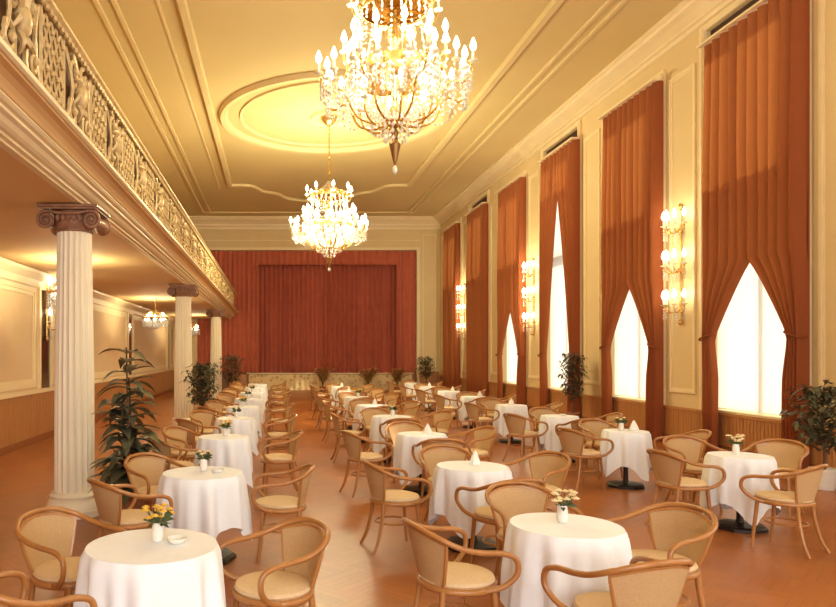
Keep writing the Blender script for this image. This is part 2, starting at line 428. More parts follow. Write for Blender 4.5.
# windows
for n, (a, z, hd) in enumerate(WIN):
    X0, X1 = XR+.30, XR+.36
    b = MB()
    b.box(X0-.02, X1+.02, a, a+.09, SILL, hd); b.box(X0-.02, X1+.02, z-.09, z, SILL, hd)
    b.box(X0-.02, X1+.02, a+.09, z-.09, hd-.1, hd); b.box(X0-.02, X1+.02, a+.09, z-.09, SILL, SILL+.1)
    b.box(X0-.03, X1+.02, a+.09, z-.09, 4.5, 4.68)
    mid = (a+z)/2
    b.box(X0, X1, mid-.05, mid+.05, SILL+.1, 4.5); b.box(X0, X1, mid-.06, mid+.06, 4.68, hd-.1)
    fr = struct(b.build('window_%d' % (n+1), M['winframe']))
    MB().box(X0+.025, X0+.03, a+.09, z-.09, SILL+.1, hd-.1).build('pane', M['glass'], fr)
    MB().box(XR-.03, XR+.27, a+.01, z-.01, SILL+.001, SILL+.035).build('window_sill', M['trim'], fr)
    if hd > 7.6:
        MB().box(XR+.06, XR+.25, a+.02, z-.02, 7.42, 7.74).build('reveal_slot', M['slot'], fr)  # near-black box filling the top of the reveal above the rail

# ------------------------------------------------------------------ balcony along the left
BY0, BY1 = YF, YB-.25
balcony = thing('balcony', 'long gilded balcony with scrolled parapet running above the left columns', 'balcony', (-2, BY0, 3.4))
def bal(o): o.parent = balcony; o.matrix_parent_inverse = Matrix.Translation((2, -BY0, -3.4)); return o
bal(MB().box(XL+.002, -2.16, BY0, BY1, 3.425, 3.80).build('soffit', M['soffit']))
prof = [(-2.16, 3.425), (-2.09, 3.425), (-2.09, 3.445), (-2.05, 3.452), (-2.05, 3.475), (-2.02, 3.48), (-1.99, 3.50), (-1.965, 3.53), (-1.93, 3.545), (-1.93, 3.57), (-1.90, 3.58), (-1.88, 3.60), (-1.88, 3.615), (-1.92, 3.615), (-1.92, 3.77), (-2.16, 3.77)]
bal(MB().prism(prof, 'y', BY0, BY1).build('architrave', M['trim']))
bal(MB().prism([(-1.919, 3.616), (-1.87, 3.616), (-1.855, 3.64), (-1.83, 3.67), (-1.79, 3.695), (-1.74, 3.705), (-1.74, 3.72), (-1.919, 3.72)], 'y', BY0, BY1).build('cove', M['soffit']))  # browner than the trim, the colour standing in for shade in the cove
bal(MB().prism([(-1.919, 3.721), (-1.72, 3.721), (-1.70, 3.735), (-1.70, 3.77), (-1.919, 3.77)], 'y', BY0, BY1).build('cornice', M['trim']))
bal(MB().prism([(-2.0, 3.771), (-1.92, 3.771), (-1.94, 4.60), (-2.02, 4.60)], 'y', BY0, BY1).build('parapet', M['gilt_shade']))
bal(MB().prism([(-2.06, 4.60), (-1.83, 4.60), (-1.79, 4.63), (-1.79, 4.66), (-1.82, 4.70), (-2.06, 4.70)], 'y', BY0, BY1).build('top_rail', M['gilt']))
bal(MB().prism([(-1.919, 3.771), (-1.76, 3.771), (-1.76, 3.80), (-1.82, 3.83), (-1.919, 3.83)], 'y', BY0, BY1).build('bottom_rail', M['trim']))
orn = MB()
XO = -1.86
def spiral(cy, cz, r, turns, start, sgn, rad=.022):
    pts = []
    N = int(10*turns)
    for i in range(N+1):
        t = i/N; a = start+sgn*2*PI*turns*t; q = r*(1-.85*t)
        pts.append((XO+.03*t, cy+q*math.cos(a), cz+q*math.sin(a)))
    orn.tube(pts, [rad*(1.1-.4*i/N) for i in range(N+1)], 5)
    orn.ball((XO+.04, cy, cz), .035, 6, 4)
y = BY0+.1; P = 1.5
while y < BY1-1.4:
    # scrolled field
    spiral(y+.20, 4.08, .15, 1.6, -PI/2, 1); spiral(y+.24, 4.42, .15, 1.6, PI/2, -1)
    spiral(y+.66, 4.10, .14, 1.6, -PI/2, -1); spiral(y+.62, 4.44, .14, 1.6, PI/2, 1)
    orn.ball((XO+.02, y+.43, 4.27), .085, 8, 6, 1.3)
    for k in range(7):                                             # acanthus leaves around the boss
        a = PI*k/6*2; orn.tube(spline([(XO, y+.43+.06*math.cos(a), 4.27+.08*math.sin(a)), (XO+.05, y+.43+.13*math.cos(a+.2), 4.27+.15*math.sin(a+.2)), (XO, y+.43+.17*math.cos(a+.5), 4.27+.21*math.sin(a+.5))], 3), [.02, .03, .032, .03, .02, .016, .008], 5)
    orn.tube(spline([(XO, y+.02, 3.95), (XO+.02, y+.20, 4.26), (XO, y+.05, 4.55)], 5), .02, 5)
    orn.tube(spline([(XO, y+.86, 3.95), (XO+.02, y+.70, 4.26), (XO, y+.83, 4.55)], 5), .02, 5)
    # lattice field
    y0, y1 = y+.90, y+1.48
    for s_ in range(-3, 6):
        for sg in (1, -1):
            pa = []
            for t in (0, 1):
                zz = 3.95+.62*t; yy = y0+.13*s_+(.5*t if sg > 0 else .5*(1-t)); pa.append((yy, zz))
            (ya, za), (yb, zb) = pa
            lo, hi = 0.0, 1.0
            if yb != ya:
                t0, t1 = (y0-ya)/(yb-ya), (y1-ya)/(yb-ya); t0, t1 = min(t0, t1), max(t0, t1); lo, hi = max(0, t0), min(1, t1)
            if hi-lo > .05: orn.tube([(XO, ya+(yb-ya)*lo, za+(zb-za)*lo), (XO, ya+(yb-ya)*hi, za+(zb-za)*hi)], .013, 4)
    for i in range(4):
        for j in range(4): orn.ball((XO+.02, y0+.08+.14*i, 4.03+.15*j), .026, 5, 3)
    for yy in (y0-.01, y1+.01): orn.tube([(XO, yy, 3.92), (XO, yy, 4.62)], .02, 5)
    # bead row under rail
    y += P
y = BY0+.05
while y < BY1-.05:
    orn.ball((-1.83, y, 4.595), .03, 5, 3); orn.ball((-1.80, y+.05, 3.94), .022, 5, 3); y += .1
orn.v = [(p[0], p[1], 4.61-(4.62-p[2])*1.13) for p in orn.v]
bal(orn.build('ornament', M['gilt'], None, True))

# ------------------------------------------------------------------ columns
def make_column():
    root = thing('column', '', 'column')
    b = MB(); b.lathe([(.33, 0.002), (.33, .07), (.31, .08), (.31, .10), (.30, .115), (.285, .16), (.265, .175), (.25, .18), (.25, .20), (.27, .22), (.255, .25), (.235, .26)], 32)
    b.build('base', M['column'], root, True)
    n = 20
    def fl(r, a, z):
        ph = (a*n/(2*PI)) % 1.0; d = abs(ph-.5)*2
        return r-.018*math.sqrt(max(0, 1-(d/.8)**2)) if d < .8 else r
    b = MB(); b.lathe([(.218, .26), (.219, .9), (.215, 1.5), (.203, 2.3), (.19, 3.0), (.19, 3.14)], 160, rf=fl)
    b.build('shaft', M['column'], root)
    b = MB(); b.lathe([(.19, 3.14), (.203, 3.15), (.203, 3.165), (.195, 3.175), (.215, 3.22), (.225, 3.25), (.225, 3.30), (.225, 3.36)], 28)
    cap = b.build('capital', M['capital'], root, True)
    b = MB()
    for sx in (-1, 1):
        b.tube([(sx*.25, -.22, 3.25), (sx*.25, -.12, 3.255), (sx*.25, 0, 3.26), (sx*.25, .12, 3.255), (sx*.25, .22, 3.25)], [.09, .072, .06, .072, .09], 14)
        for yy in (-.24, .24):
            pts = []
            for i in range(29):
                t = i/28; a = PI/2-sx*2*PI*2.0*t; q = .098*(1-.82*t)
                pts.append((sx*.25+q*math.cos(a), yy, 3.25+q*math.sin(a)))
            b.tube(pts, [.019*(1-.5*i/28) for i in range(29)], 6); b.ball((sx*.25, yy, 3.25), .025, 8, 5)
    for yy in (-.24, .24):
        b.tube([(-.25, yy, 3.35), (-.1, yy, 3.325), (.1, yy, 3.325), (.25, yy, 3.35)], .018, 6)
        for i in range(5): b.ball((-.12+.06*i, yy*.97, 3.275), .028, 6, 5, 1.3)
    b.build('volutes', M['capital'], cap, True)
    b = MB(); b.box(-.31, .31, -.29, .29, 3.362, 3.382); b.box(-.33, .33, -.31, .31, 3.383, 3.41)
    b.build('abacus', M['capital'], cap)
    return root
col0 = make_column()
for i, (Y, lab) in enumerate(((7.75, 'large fluted white column nearest the camera, beside the big-leaved plant'),
                              (16.5, 'fluted white column in the middle of the left colonnade, behind dark plant'),
                              (25.8, 'farthest slim white column of the left colonnade, near the stage'))):
    o = col0 if i == 0 else copy_tree(col0)
    o.location = (-2.24 if i == 0 else -2.17, Y, 0); tag(o, lab, 'column', 'columns under the balcony')

# ------------------------------------------------------------------ stage
stage = thing('stage', 'low stage with pale patterned front cloth below the dark red curtain', 'stage', (2.6, 32.8, 0))
def inst(o, root):
    o.parent = root; o.matrix_parent_inverse = Matrix.Translation(-Vector(root.location)); return o
inst(MB().box(CX0+.05, CX1-.05, YB-.2, YB+1.25, .002, .80).build('platform', M['dado_dark']), stage)
g = []
for z in (.02, .4, .78):
    g.append([(-1.2+7.8*i/200, YB-.24-.008*math.sin(i*.9), z) for i in range(201)])
inst(MB().sheet(g, .012).build('front_cloth', M['stagefront'], None, True), stage)
inst(MB().box(-1.3, 6.65, YB-.30, YB-.19, .802, .85).build('stage_edge', M['trim']), stage)
inst(MB().box(-2.1, -1.31, YB-.8, YB-.21, .002, .78).build('side_panel', M['dado']), stage)

def pleated(x0, x1, y, z0, z1, n, amp, seed, m, name):
    r = random.Random(seed); cols = n*8; row = []
    ph = [r.uniform(.6, 1.3) for _ in range(n+1)]
    for zi, z in enumerate((z0, z0+(z1-z0)*.5, z1)):
        pts = []
        for i in range(cols+1):
            u = i/cols; k = min(n, int(u*n)); a = amp*ph[k]*(1.0 if zi < 2 else .8)
            pts.append((x0+(x1-x0)*u, y+a*math.sin(u*n*2*PI), z))
        row.append(pts)
    return MB().sheet(row, .01).build(name, m, None, True)
tag(pleated(CX0+.02, -.75, YB+.10, .86, 6.72, 13, .045, 1, M['stage_red2'], 'stage_curtain'), 'russet outer stage drape hanging left of the closed curtain, behind the balcony', 'curtain')
tag(pleated(5.92, CX1-.02, YB+.10, .86, 6.72, 5, .045, 2, M['stage_red2'], 'stage_curtain'), 'narrow russet outer stage drape on the right of the stage', 'curtain')
tag(pleated(-.74, 5.91, YB+.10, 6.06, 6.72, 24, .04, 3, M['stage_red2'], 'stage_valance'), 'wide russet valance across the top of the stage opening', 'valance')
tag(pleated(-1.0, 2.79, YB+.75, .82, 6.6, 17, .055, 4, M['stage_red'], 'stage_curtain'), 'left half of the closed dark red main stage curtain', 'curtain', 'main stage curtain halves')
tag(pleated(2.81, 6.2, YB+.75, .82, 6.6, 15, .055, 5, M['stage_red'], 'stage_curtain'), 'right half of the closed dark red main stage curtain', 'curtain', 'main stage curtain halves')

# ------------------------------------------------------------------ window curtains
XC = XR-.20
def sm(t): t = max(0, min(1, t)); return t*t*(3-2*t)
def drape_mesh(y_out, y_in, ztop, apex, tie, seed, wt=.27, nf=7):
    """one tied-back panel: outer edge at y_out, inner edge at y_in"""
    r = random.Random(seed); L = y_in-y_out; sg = 1 if L > 0 else -1; L = abs(L)
    zs = [ztop-(ztop-.012)*i/44 for i in range(45)]
    amps = [r.uniform(.7, 1.25) for _ in range(nf+1)]; rows = []
    for z in zs:
        if apex is None or z > apex: wd = L
        elif z > tie:
            t = (apex-z)/(apex-tie); wd = L+(wt-L)*(t**.85)
        else: wd = wt+.10*sm((tie-z)/.8)
        off = 0.0
        am = .050+.030*min(1, (ztop-z)/2.0)
        if apex is not None and z < apex: am = .068-.012*sm((apex-z)/(apex-tie))
        pts = []
        for i in range(nf*8+1):
            u = i/(nf*8); k = min(nf, int(u*nf))
            sag = 0
            yy = y_out+sg*(off+wd*u)
            w_ = u*nf*2*PI; xx = XC+am*amps[k]*(1-2*abs(math.sin(w_/2))**.75)+.01*math.sin(5*u+z)
            pts.append((xx, yy, z))
        rows.append([(XR-.08, y_out, z), (XR-.12, y_out, z)]+pts)       # the edge returns to the wall
    return MB().sheet(rows)
win_words = ['sixth', 'fifth', 'fourth', 'third', 'second', 'first']
desc = {0: 'nearest tall window at the right edge', 1: 'second tall window from the right edge', 2: 'third tall window from the right edge',
        3: 'fourth tall window from the right edge', 4: 'fifth tall window from the right edge', 5: 'farthest tall window beside the stage'}
APX = {-1: (3.3, 2.05), 0: (3.32, 2.08), 1: (3.28, 1.95), 2: (6.4, 1.75), 3: (3.25, 1.75), 4: None, 5: None}
for k in range(-1, 6):
    a, z, hd = WIN[k+4]
    mid = (a+z)/2; ap = APX[k]
    for side, (yo, yi) in (('near', (a-.22, mid-.204)), ('far', (z-.20, mid-.196))):
        apx, tie = ap if ap else (None, 0)
        o = drape_mesh(yo, yi, 7.34, apx, tie, 10*k+(side == 'far'), .26 if k < 2 else .30, 5).build('curtain', M['drape'], None, True)
        st = 'tied-back' if ap else 'closed'
        lab = '%s rust drape, %s half, at the %s' % (st, 'camera-side' if side == 'near' else 'stage-side', desc.get(k, 'window just outside the right edge'))
        tag(o, lab, 'curtain', 'rust window drapes')
        if ap:
            c = yo+(.13 if side == 'near' else -.13)
            pts = [(XC+.10*math.cos(t), c+.175*math.sin(t), tie+.05*math.sin(t)*(1 if side == 'near' else -1)) for t in [2*PI*i/18 for i in range(18)]]
            MB().tube(pts, .016, 6, True).build('tieback', M['drape'], o, True)
    rl = MB().box(XC-.11, XC+.08, a-.24, z-.18, 7.345, 7.385).build('curtain_rail', M['trim'], None, True)
    tag(rl, 'white curtain rail over the %s' % desc.get(k, 'window just outside the right edge'), 'curtain rail', 'curtain rails')
for k in range(-4, 6):
    a, z, hd = WIN[k+4]
    top = 5.1 if k >= -1 else hd-.05
    if k == 2: top = 6.6
    rows = []
    for zz in (top, (top+SILL)/2, SILL+.06):
        rows.append([(XR+.17+.018*math.sin(i*1.1), a+.05+(z-a-.1)*i/120, zz) for i in range(121)])
    o = MB().sheet(rows).build('sheer_curtain', M['sheer'], None, True)
    tag(o, 'bright white sheer in the %s' % desc.get(k, 'side windows behind the camera'), 'sheer curtain', 'white window sheers')

# ------------------------------------------------------------------ lamps
def lamp(name, loc, power, rad, parent=None, col=(1.0, .91, .56)):
    d = bpy.data.lights.new(name, 'POINT'); d.energy = power; d.shadow_soft_size = rad; d.color = col
    o = bpy.data.objects.new(name, d); C.objects.link(o); o.location = loc
    if parent: o.parent = parent
    return o
BULB = None
def bulb_mesh():
    b = MB(); b.lathe([(.004, 0), (.016, .012), (.026, .035), (.022, .06), (.010, .09), (.002, .105)], 8)
    return b
def candle_at(x, y, z, parent, s=1.0):
    b = MB(); b.lathe([(.006, -.02), (.045*s, -.005), (.05*s, .008), (.014*s, .012)], 8, (x, y, z)); b.lathe([(.013*s, .008), (.013*s, .10*s)], 8, (x, y, z))
    b.build('candle', M['candle'], parent, True)
    b = MB(); b.lathe([(.005*s, 0), (.022*s, .015*s), (.034*s, .045*s), (.028*s, .08*s), (.013*s, .12*s), (.002, .14*s)], 8, (x, y, z+.10*s))
    b.build('bulb', M['bulb'], parent, True)
def make_chandelier(label, loc):
    root = thing('chandelier', label, 'chandelier', loc, 0, 'great crystal chandeliers')   # origin at the ceiling
    H = lambda h: h-HC
    MB().lathe([(.03, H(8.05)), (.10, H(8.10)), (.16, H(8.18)), (.22, H(8.26)), (.22, -.002)], 20).build('ceiling_rose', M['brass'], root, True)
    b = MB(); b.tube([(0, 0, H(8.06)), (0, 0, H(6.5))], .016, 8)
    for h in (7.9, 7.2, 6.75): b.lathe([(.016, -.04), (.045, -.01), (.045, .01), (.016, .04)], 10, (0, 0, H(h)))
    b.build('stem', M['brass'], root, True)
    b = MB(); b.lathe([(.02, H(4.62)), (.07, H(4.66)), (.05, H(4.74)), (.08, H(4.82)), (.045, H(4.95)), (.035, H(5.15)), (.09, H(5.25)), (.10, H(5.33)), (.04, H(5.42)), (.03, H(5.6)), (.07, H(5.7)), (.075, H(5.78)), (.03, H(5.88)), (.028, H(6.1)), (.06, H(6.2)), (.06, H(6.28)), (.02, H(6.36)), (.02, H(6.55))], 16)
    b.build('shaft', M['brass'], root, True)
    b = MB(); b.lathe([(.012, H(4.16)), (.03, H(4.22)), (.055, H(4.34)), (.075, H(4.42)), (.04, H(4.46)), (.03, H(4.52)), (.05, H(4.57)), (.02, H(4.62))], 12)
    b.build('finial', M['bronze'], root, True)
    for h, r in ((5.30, .57), (6.15, .42)):
        b = MB()
        b.lathe([(r-.01, H(h)-.05), (r+.012, H(h)-.06), (r+.02, H(h)), (r+.012, H(h)+.06), (r-.01, H(h)+.05), (r-.01, H(h)-.05)], 32)
        for i in range(16):
            a = 2*PI*i/16; b.ball(((r+.03)*math.cos(a), (r+.03)*math.sin(a), H(h)), .035, 6, 4, 1.6)
        for i in range(4):
            a = PI/2*i+.3; b.tube([(.03*math.cos(a), .03*math.sin(a), H(h)), (r*math.cos(a), r*math.sin(a), H(h))], .01, 5)
        b.build('ring_band', M['brass'], root, True)
    def arm(pts, rad, candles, s=1.0):
        o = MB().tube(spline(pts, 6), rad, 6).build('arm', M['brass'], root, True)
        for c in candles: candle_at(c[0], c[1], c[2], o, s)
    for i in range(8):                                            # lower tier: three lights on every arm
        a = 2*PI*i/8+.2; ca, sa = math.cos(a), math.sin(a)
        p = lambda r, h, t=0: (r*ca-t*sa, r*sa+t*ca, H(h))
        arm([p(.04, 4.72), p(.25, 4.66), p(.50, 4.74), p(.62, 4.95), p(.72, 5.06), p(.86, 5.02), p(.95, 5.10), p(.96, 5.2)], .016, [p(.99, 5.24), p(.84, 5.24, .15), p(.84, 5.24, -.15)], 1.15)
    for i in range(6):
        a = 2*PI*i/6+.5; ca, sa = math.cos(a), math.sin(a); p = lambda r, h: (r*ca, r*sa, H(h))
        arm([p(.05, 4.68), p(.22, 4.60), p(.40, 4.68), p(.47, 4.82), p(.47, 4.90)], .013, [p(.47, 4.93)], 1.15)
    for i in range(12):
        a = 2*PI*i/12; ca, sa = math.cos(a), math.sin(a); p = lambda r, h: (r*ca, r*sa, H(h))
        arm([p(.06, 5.36), p(.30, 5.30), p(.52, 5.36), p(.64, 5.48), p(.64, 5.56)], .012, [p(.64, 5.58)], 1.15)
    for i in range(8):
        a = 2*PI*i/8+.1; ca, sa = math.cos(a), math.sin(a); p = lambda r, h: (r*ca, r*sa, H(h))
        arm([p(.05, 6.0), p(.28, 5.92), p(.5, 6.0), p(.56, 6.12)], .011, [p(.56, 6.14)], 1.15)
    b = MB()
    def strand(p0, p1, sag, n, r):
        p0, p1 = Vector(p0), Vector(p1)
        for i in range(n+1):
            t = i/n; q = p0.lerp(p1, t); q.z -= sag*4*t*(1-t); b.bead(q, r, r*1.35)
    for i in range(24):
        a = 2*PI*i/24; c, s_ = math.cos(a), math.sin(a)
        strand((.57*c, .57*s_, H(5.24)), (.10*c, .10*s_, H(4.72)), .14, 12, .018)         # basket
        strand((.42*c, .42*s_, H(6.1)), (.57*c, .57*s_, H(5.36)), .10, 12, .016)          # waist
        strand((.05*c, .05*s_, H(6.5)), (.42*c, .42*s_, H(6.2)), .06, 8, .016)            # crown
        for q, h in ((.62, 5.20), (.62, 5.12), (.62, 5.03)): b.bead((q*c, q*s_, H(h)), .022, .045)
        for q, h in ((.45, 6.05), (.45, 5.97)): b.bead((q*c, q*s_, H(h)), .018, .04)
    for i in range(8):
        a = 2*PI*i/8+.2
        for t in (-.20, -.15, -.07, 0, .07, .15, .20):
            c, s_ = math.cos(a), math.sin(a); q = .86+.1*math.cos(t*9)
            for j in range(4): b.bead((q*c-t*s_, q*s_+t*c, H(5.17-.075*j)), .024, .036)
        a2 = a+2*PI/8
        for h in (5.12, 5.0): strand((.92*math.cos(a), .92*math.sin(a), H(h)), (.92*math.cos(a2), .92*math.sin(a2), H(h)), .16, 12, .018)
    for i in range(10):
        a = 2*PI*i/10
        for q, h in ((.17, 4.62), (.17, 4.55), (.13, 4.47)): b.bead((q*math.cos(a), q*math.sin(a), H(h)), .022, .04)
    for i in range(32):
        a = 2*PI*i/32; c, s_ = math.cos(a), math.sin(a)
        for j in range(5): b.bead((.60*c, .60*s_, H(5.18-.07*j)), .022, .034)
        for j in range(3): b.bead((.72*c, .72*s_, H(5.02-.07*j)), .022, .034)
        for j in range(3): b.bead((.30*c, .30*s_, H(4.72-.06*j)), .018, .03)
    b.ball((0, 0, H(4.10)), .035, 8, 6, 1.6)
    o = b.build('crystals', M['crystal'], root); o['kind'] = 'stuff'
    for i in range(8):
        a = 2*PI*i/8+.2; lamp('chandelier_light', (.9*math.cos(a), .9*math.sin(a), H(5.52)), CH_LOW, .06, root)
    for i in range(3):
        a = 2*PI*i/3+.5; lamp('chandelier_light', (.47*math.cos(a), .47*math.sin(a), H(5.16)), CH_LOW*.7, .06, root)
    for i in range(4):
        a = 2*PI*i/4; lamp('chandelier_light', (.66*math.cos(a), .66*math.sin(a), H(5.86)), CH_MID, .06, root)
    return root
CH_LOW, CH_MID = 48, 22
ch = make_chandelier('huge crystal chandelier nearest the camera, its top out of the picture', (1.52, 8.67, HC))
c2 = copy_tree(ch); c2.scale = (1.1, 1.1, 1); c2.location = (1.52, 19.0, HC); 
for l in c2.children:
    if l.type == 'LIGHT': l.data = l.data.copy(); l.data.energy *= 3.0 if l.data.energy > 30 else 1.8
c2['label'] = 'farther crystal chandelier hanging from the round ceiling medallion'

def make_sconce(tiers, z0, dz, n, side, loc, label, power, group):
    """wall light; side -1: right wall, +1: left wall"""
    root = thing('wall_sconce', label, 'wall light', loc, 0, group)
    sx = side
    b = MB(); zt = z0+dz*(tiers-1)
    b.tube(spline([(sx*.03, 0, z0-.30), (sx*.035, 0, z0-.1), (sx*.035, 0, (z0+zt)/2), (sx*.035, 0, zt+.35)], 4), .022, 8)
    b.ball((sx*.04, 0, z0-.32), .045, 8, 5, 1.5); b.ball((sx*.04, 0, zt+.38), .045, 8, 5, 1.6)
    b.build('backplate', M['brass'], root, True)
    cr = MB()
    for t in range(tiers):
        z = z0+dz*t
        for i in range(n):
            a = -PI/2+PI*(i+.5)/n if n > 1 else 0
            r = .29; ex, ey = sx*(.06+r*math.cos(a)*.9), r*math.sin(a)*1.05
            o = MB().tube(spline([(sx*.04, 0, z-.02), (sx*.04+ex*.35, ey*.4, z-.13), (ex*.9, ey*.9, z-.10), (ex, ey, z)], 5), .012, 6).build('arm', M['brass'], root, True)
            candle_at(ex, ey, z+.02, o, 1.25)
            for j in range(4): cr.bead((ex, ey, z-.06-.06*j), .02, .03)
        lamp('sconce_light', (sx*.36, 0, z+.24), power, .05, root)
    for t in range(tiers):
        for j in range(5):
            cr.bead((sx*.12, .05, z0+dz*t-.12-.05*j), .018, .026); cr.bead((sx*.12, -.05, z0+dz*t-.12-.05*j), .018, .026)
    o = cr.build('crystals', M['crystal'], root); o['kind'] = 'stuff'
    return root
for Y, lab in ((13.5, 'three-tier candle wall light between the two nearest tall windows'),
               (21.18, 'three-tier candle wall light between third and fourth tall windows'),
               (28.85, 'three-tier candle wall light nearest the stage on window wall')):
    make_sconce(3, 2.72, .78, 5, -1, (XR-.005, Y, 0), lab, 14 if Y < 20 else 52, 'wall lights between the windows')
make_sconce(2, 2.42, .62, 3, 1, (XL+.025, 14.4, 0), 'two-tier candle wall light on left wall beside the large column', 6, None)

def make_ceiling_lamp(Y, lab):
    root = thing('ceiling_lamp', lab, 'ceiling lamp', (-3.55, Y, 3.42), 0, 'crystal lamps under the balcony')
    MB().lathe([(.012, -.40), (.014, -.05), (.07, -.02), (.07, -.002)], 14).build('ceiling_rose', M['brass'], root, True)
    b = MB()
    for r, z in ((.38, -.58), (.24, -.44)): b.lathe([(r-.008, z-.02), (r+.01, z-.02), (r+.01, z+.02), (r-.008, z+.02), (r-.008, z-.02)], 24)
    for i in range(6):
        a = 2*PI*i/6; b.tube([(.02*math.cos(a), .02*math.sin(a), -.35), (.24*math.cos(a), .24*math.sin(a), -.44), (.38*math.cos(a), .38*math.sin(a), -.58)], .007, 5)
    b.tube([(0, 0, -.3), (0, 0, -.90)], .01, 6)
    b.build('frame', M['brass'], root, True)
    cr = MB()
    for i in range(24):
        a = 2*PI*i/24; c, s_ = math.cos(a), math.sin(a)
        for j in range(5): cr.bead((.37*c, .37*s_, -.62-.05*j), .022, .03)
        for j in range(3): cr.bead((.23*c, .23*s_, -.48-.05*j), .02, .03)
        for j in range(8):
            t = j/7; cr.bead(((.34-.3*t)*c, (.34-.3*t)*s_, -.64-.24*math.sin(t*PI/2)), .02, .028)
    o = cr.build('crystals', M['crystal'], root); o['kind'] = 'stuff'
    for i in range(8):
        a = 2*PI*i/8+.2; MB().ball((.28*math.cos(a), .28*math.sin(a), -.60), .05, 8, 6).build('bulb', M['bulb'], root, True)
    for i in range(3):
        a = 2*PI*i/3; lamp('ceiling_lamp_light', (.3*math.cos(a), .3*math.sin(a), -.46), 33, .04, root)
    return root
make_ceiling_lamp(12.0, 'crystal lamp under the balcony, hidden behind the large near column')
make_ceiling_lamp(20.6, 'crystal lamp under the balcony, in plain view between two columns')
make_ceiling_lamp(29.5, 'farthest crystal lamp under the balcony, peeping past the middle column')

# ------------------------------------------------------------------ chairs
def make_chair():
    root = thing('dining_chair', '', 'chair')
    b = MB(); b.lathe([(.19, .455), (.215, .462), (.222, .475), (.215, .492), (.18, .503), (.09, .509), (.005, .511)], 28)
    b.build('seat', M['seat'], root, True)
    b = MB(); b.lathe([(.17, .425), (.225, .425), (.235, .435), (.235, .452), (.225, .462), (.17, .462)], 28)
    b.build('seat_frame', M['bentwood'], root, True)
    half = [(.205, .06, .44), (.255, .15, .475), (.287, .22, .55), (.288, .215, .635), (.282, .14, .672), (.280, .02, .684), (.275, -.09, .705), (.245, -.19, .745), (.16, -.265, .785), (.06, -.292, .80)]
    path = [(-x, y, z) for x, y, z in half]+[(x, y, z) for x, y, z in reversed(half)]
    b = MB(); b.tube(spline(path, 5), .0165, 8)
    b.build('arm_rail', M['bentwood'], root, True)
    def backpt(u, v):
        wv = .135+.10*(v**.7)
        x = u*wv; topz = .775-.050*u*u
        z = .455+v*(topz-.455)
        y = -.205-.075*v+(.045+.045*v)*u*u
        return (x, y, z)
    g = [[backpt(-1+2*j/12, i/8) for j in range(13)] for i in range(9)]
    MB().sheet(g, .014).build('backrest', M['cane'], root, True)
    fr = [backpt(-1, i/8) for i in range(9)]+[backpt(-1+2*j/12, 1) for j in range(1, 12)]+[backpt(1, 1-i/8) for i in range(9)]
    MB().tube(fr, .0115, 6).build('back_frame', M['bentwood'], root, True)
    for sx in (-1, 1):
        MB().tube([(sx*.165, .145, .44), (sx*.175, .165, .22), (sx*.185, .185, .001)], [.019, .017, .0125], 8).build('leg', M['bentwood'], root, True)
        MB().tube(spline([(sx*.145, -.165, .44), (sx*.15, -.18, .3), (sx*.165, -.22, .12), (sx*.19, -.275, .001)], 3), [.019, .019, .018, .018, .017, .017, .016, .015, .014, .013], 8).build('leg', M['bentwood'], root, True)
    pts = [(.158*math.cos(a), -.02+.165*math.sin(a), .25) for a in [2*PI*i/24 for i in range(24)]]
    MB().tube(pts, .010, 6, True).build('stretcher', M['bentwood'], root, True)
    return root
chair0 = make_chair(); chair_used = [False]
def place_chair(x, y, face, label, group):
    o = copy_tree(chair0) if chair_used[0] else chair0
    chair_used[0] = True
    o.location = (x, y, 0); o.rotation_euler = (0, 0, face-PI/2)
    tag(o, label, 'chair', group)

# ------------------------------------------------------------------ tables and cloths
TR = .345
def make_table():
    root = thing('cafe_table', '', 'table')
    MB().lathe([(.34, .712), (TR-.012, .714), (TR-.008, .725), (TR-.012, .738), (.34, .74)], 40).build('tabletop', M['dado_dark'], root, True)
    MB().lathe([(.05, .06), (.038, .10), (.035, .6), (.06, .66), (.12, .71)], 16).build('pedestal', M['black'], root, True)
    b = MB(); b.lathe([(.29, .002), (.29, .03), (.26, .05), (.08, .062), (.05, .065)], 8)
    b.build('base', M['black'], root)
    return root
def cloth_mesh(seed):
    r = random.Random(seed); n = 144; p1, p2, p3 = (r.uniform(0, 2*PI) for _ in range(3))
    S = {3: .78, 11: .76, 29: .80, 31: .78}[seed]
    def reach(a):
        c, s_ = abs(math.cos(a)), abs(math.sin(a)); return S/((c**5+s_**5)**.2)
    rows = []
    for q in (.0, .12, .22, .30, .332): rows.append([(q*math.cos(2*PI*j/n), q*math.sin(2*PI*j/n), .752+.0012*math.sin(9*q+j*.3)) for j in range(n)])
    for k in range(13):
        t = k/12; row = []
        for j in range(n):
            a = 2*PI*j/n; drop = reach(a)-TR-.005
            corner = max(0, math.cos(4*a+PI))**1.0   # 1 at the corners (45 deg)
            w1 = math.sin(10*a+p1+.9*math.sin(2*a+p3)); wob = .62*math.copysign(abs(w1)**.75, w1)+.42*math.sin(16*a+p2)+.22*math.sin(5*a+p3)
            bend = min(1.0, t/.12)
            rr = TR-.004+.018*math.sin(bend*PI/2)+t*(.020+.030*corner)+.048*wob*(min(1, t*1.6)**.7)*(.75+.25*corner)
            z = .752-.018*(1-math.cos(bend*PI/2))-max(0, t-.02)*drop+(-.0 if t > .02 else 0)
            row.append((rr*math.cos(a), rr*math.sin(a), z))
        rows.append(row)
    R = len(rows); vs_ = [p for row in rows for p in row]
    fs_ = [(i*n+j, i*n+(j+1) % n, (i+1)*n+(j+1) % n, (i+1)*n+j) for i in range(1, R-1) for j in range(n)]
    b = MB(); b.add(vs_, fs_); b.f.append(tuple(range(n, 2*n)))
    return b
cloths = [cloth_mesh(s).build('tablecloth', M['cloth'], None, True) for s in (3, 11, 29, 31)]
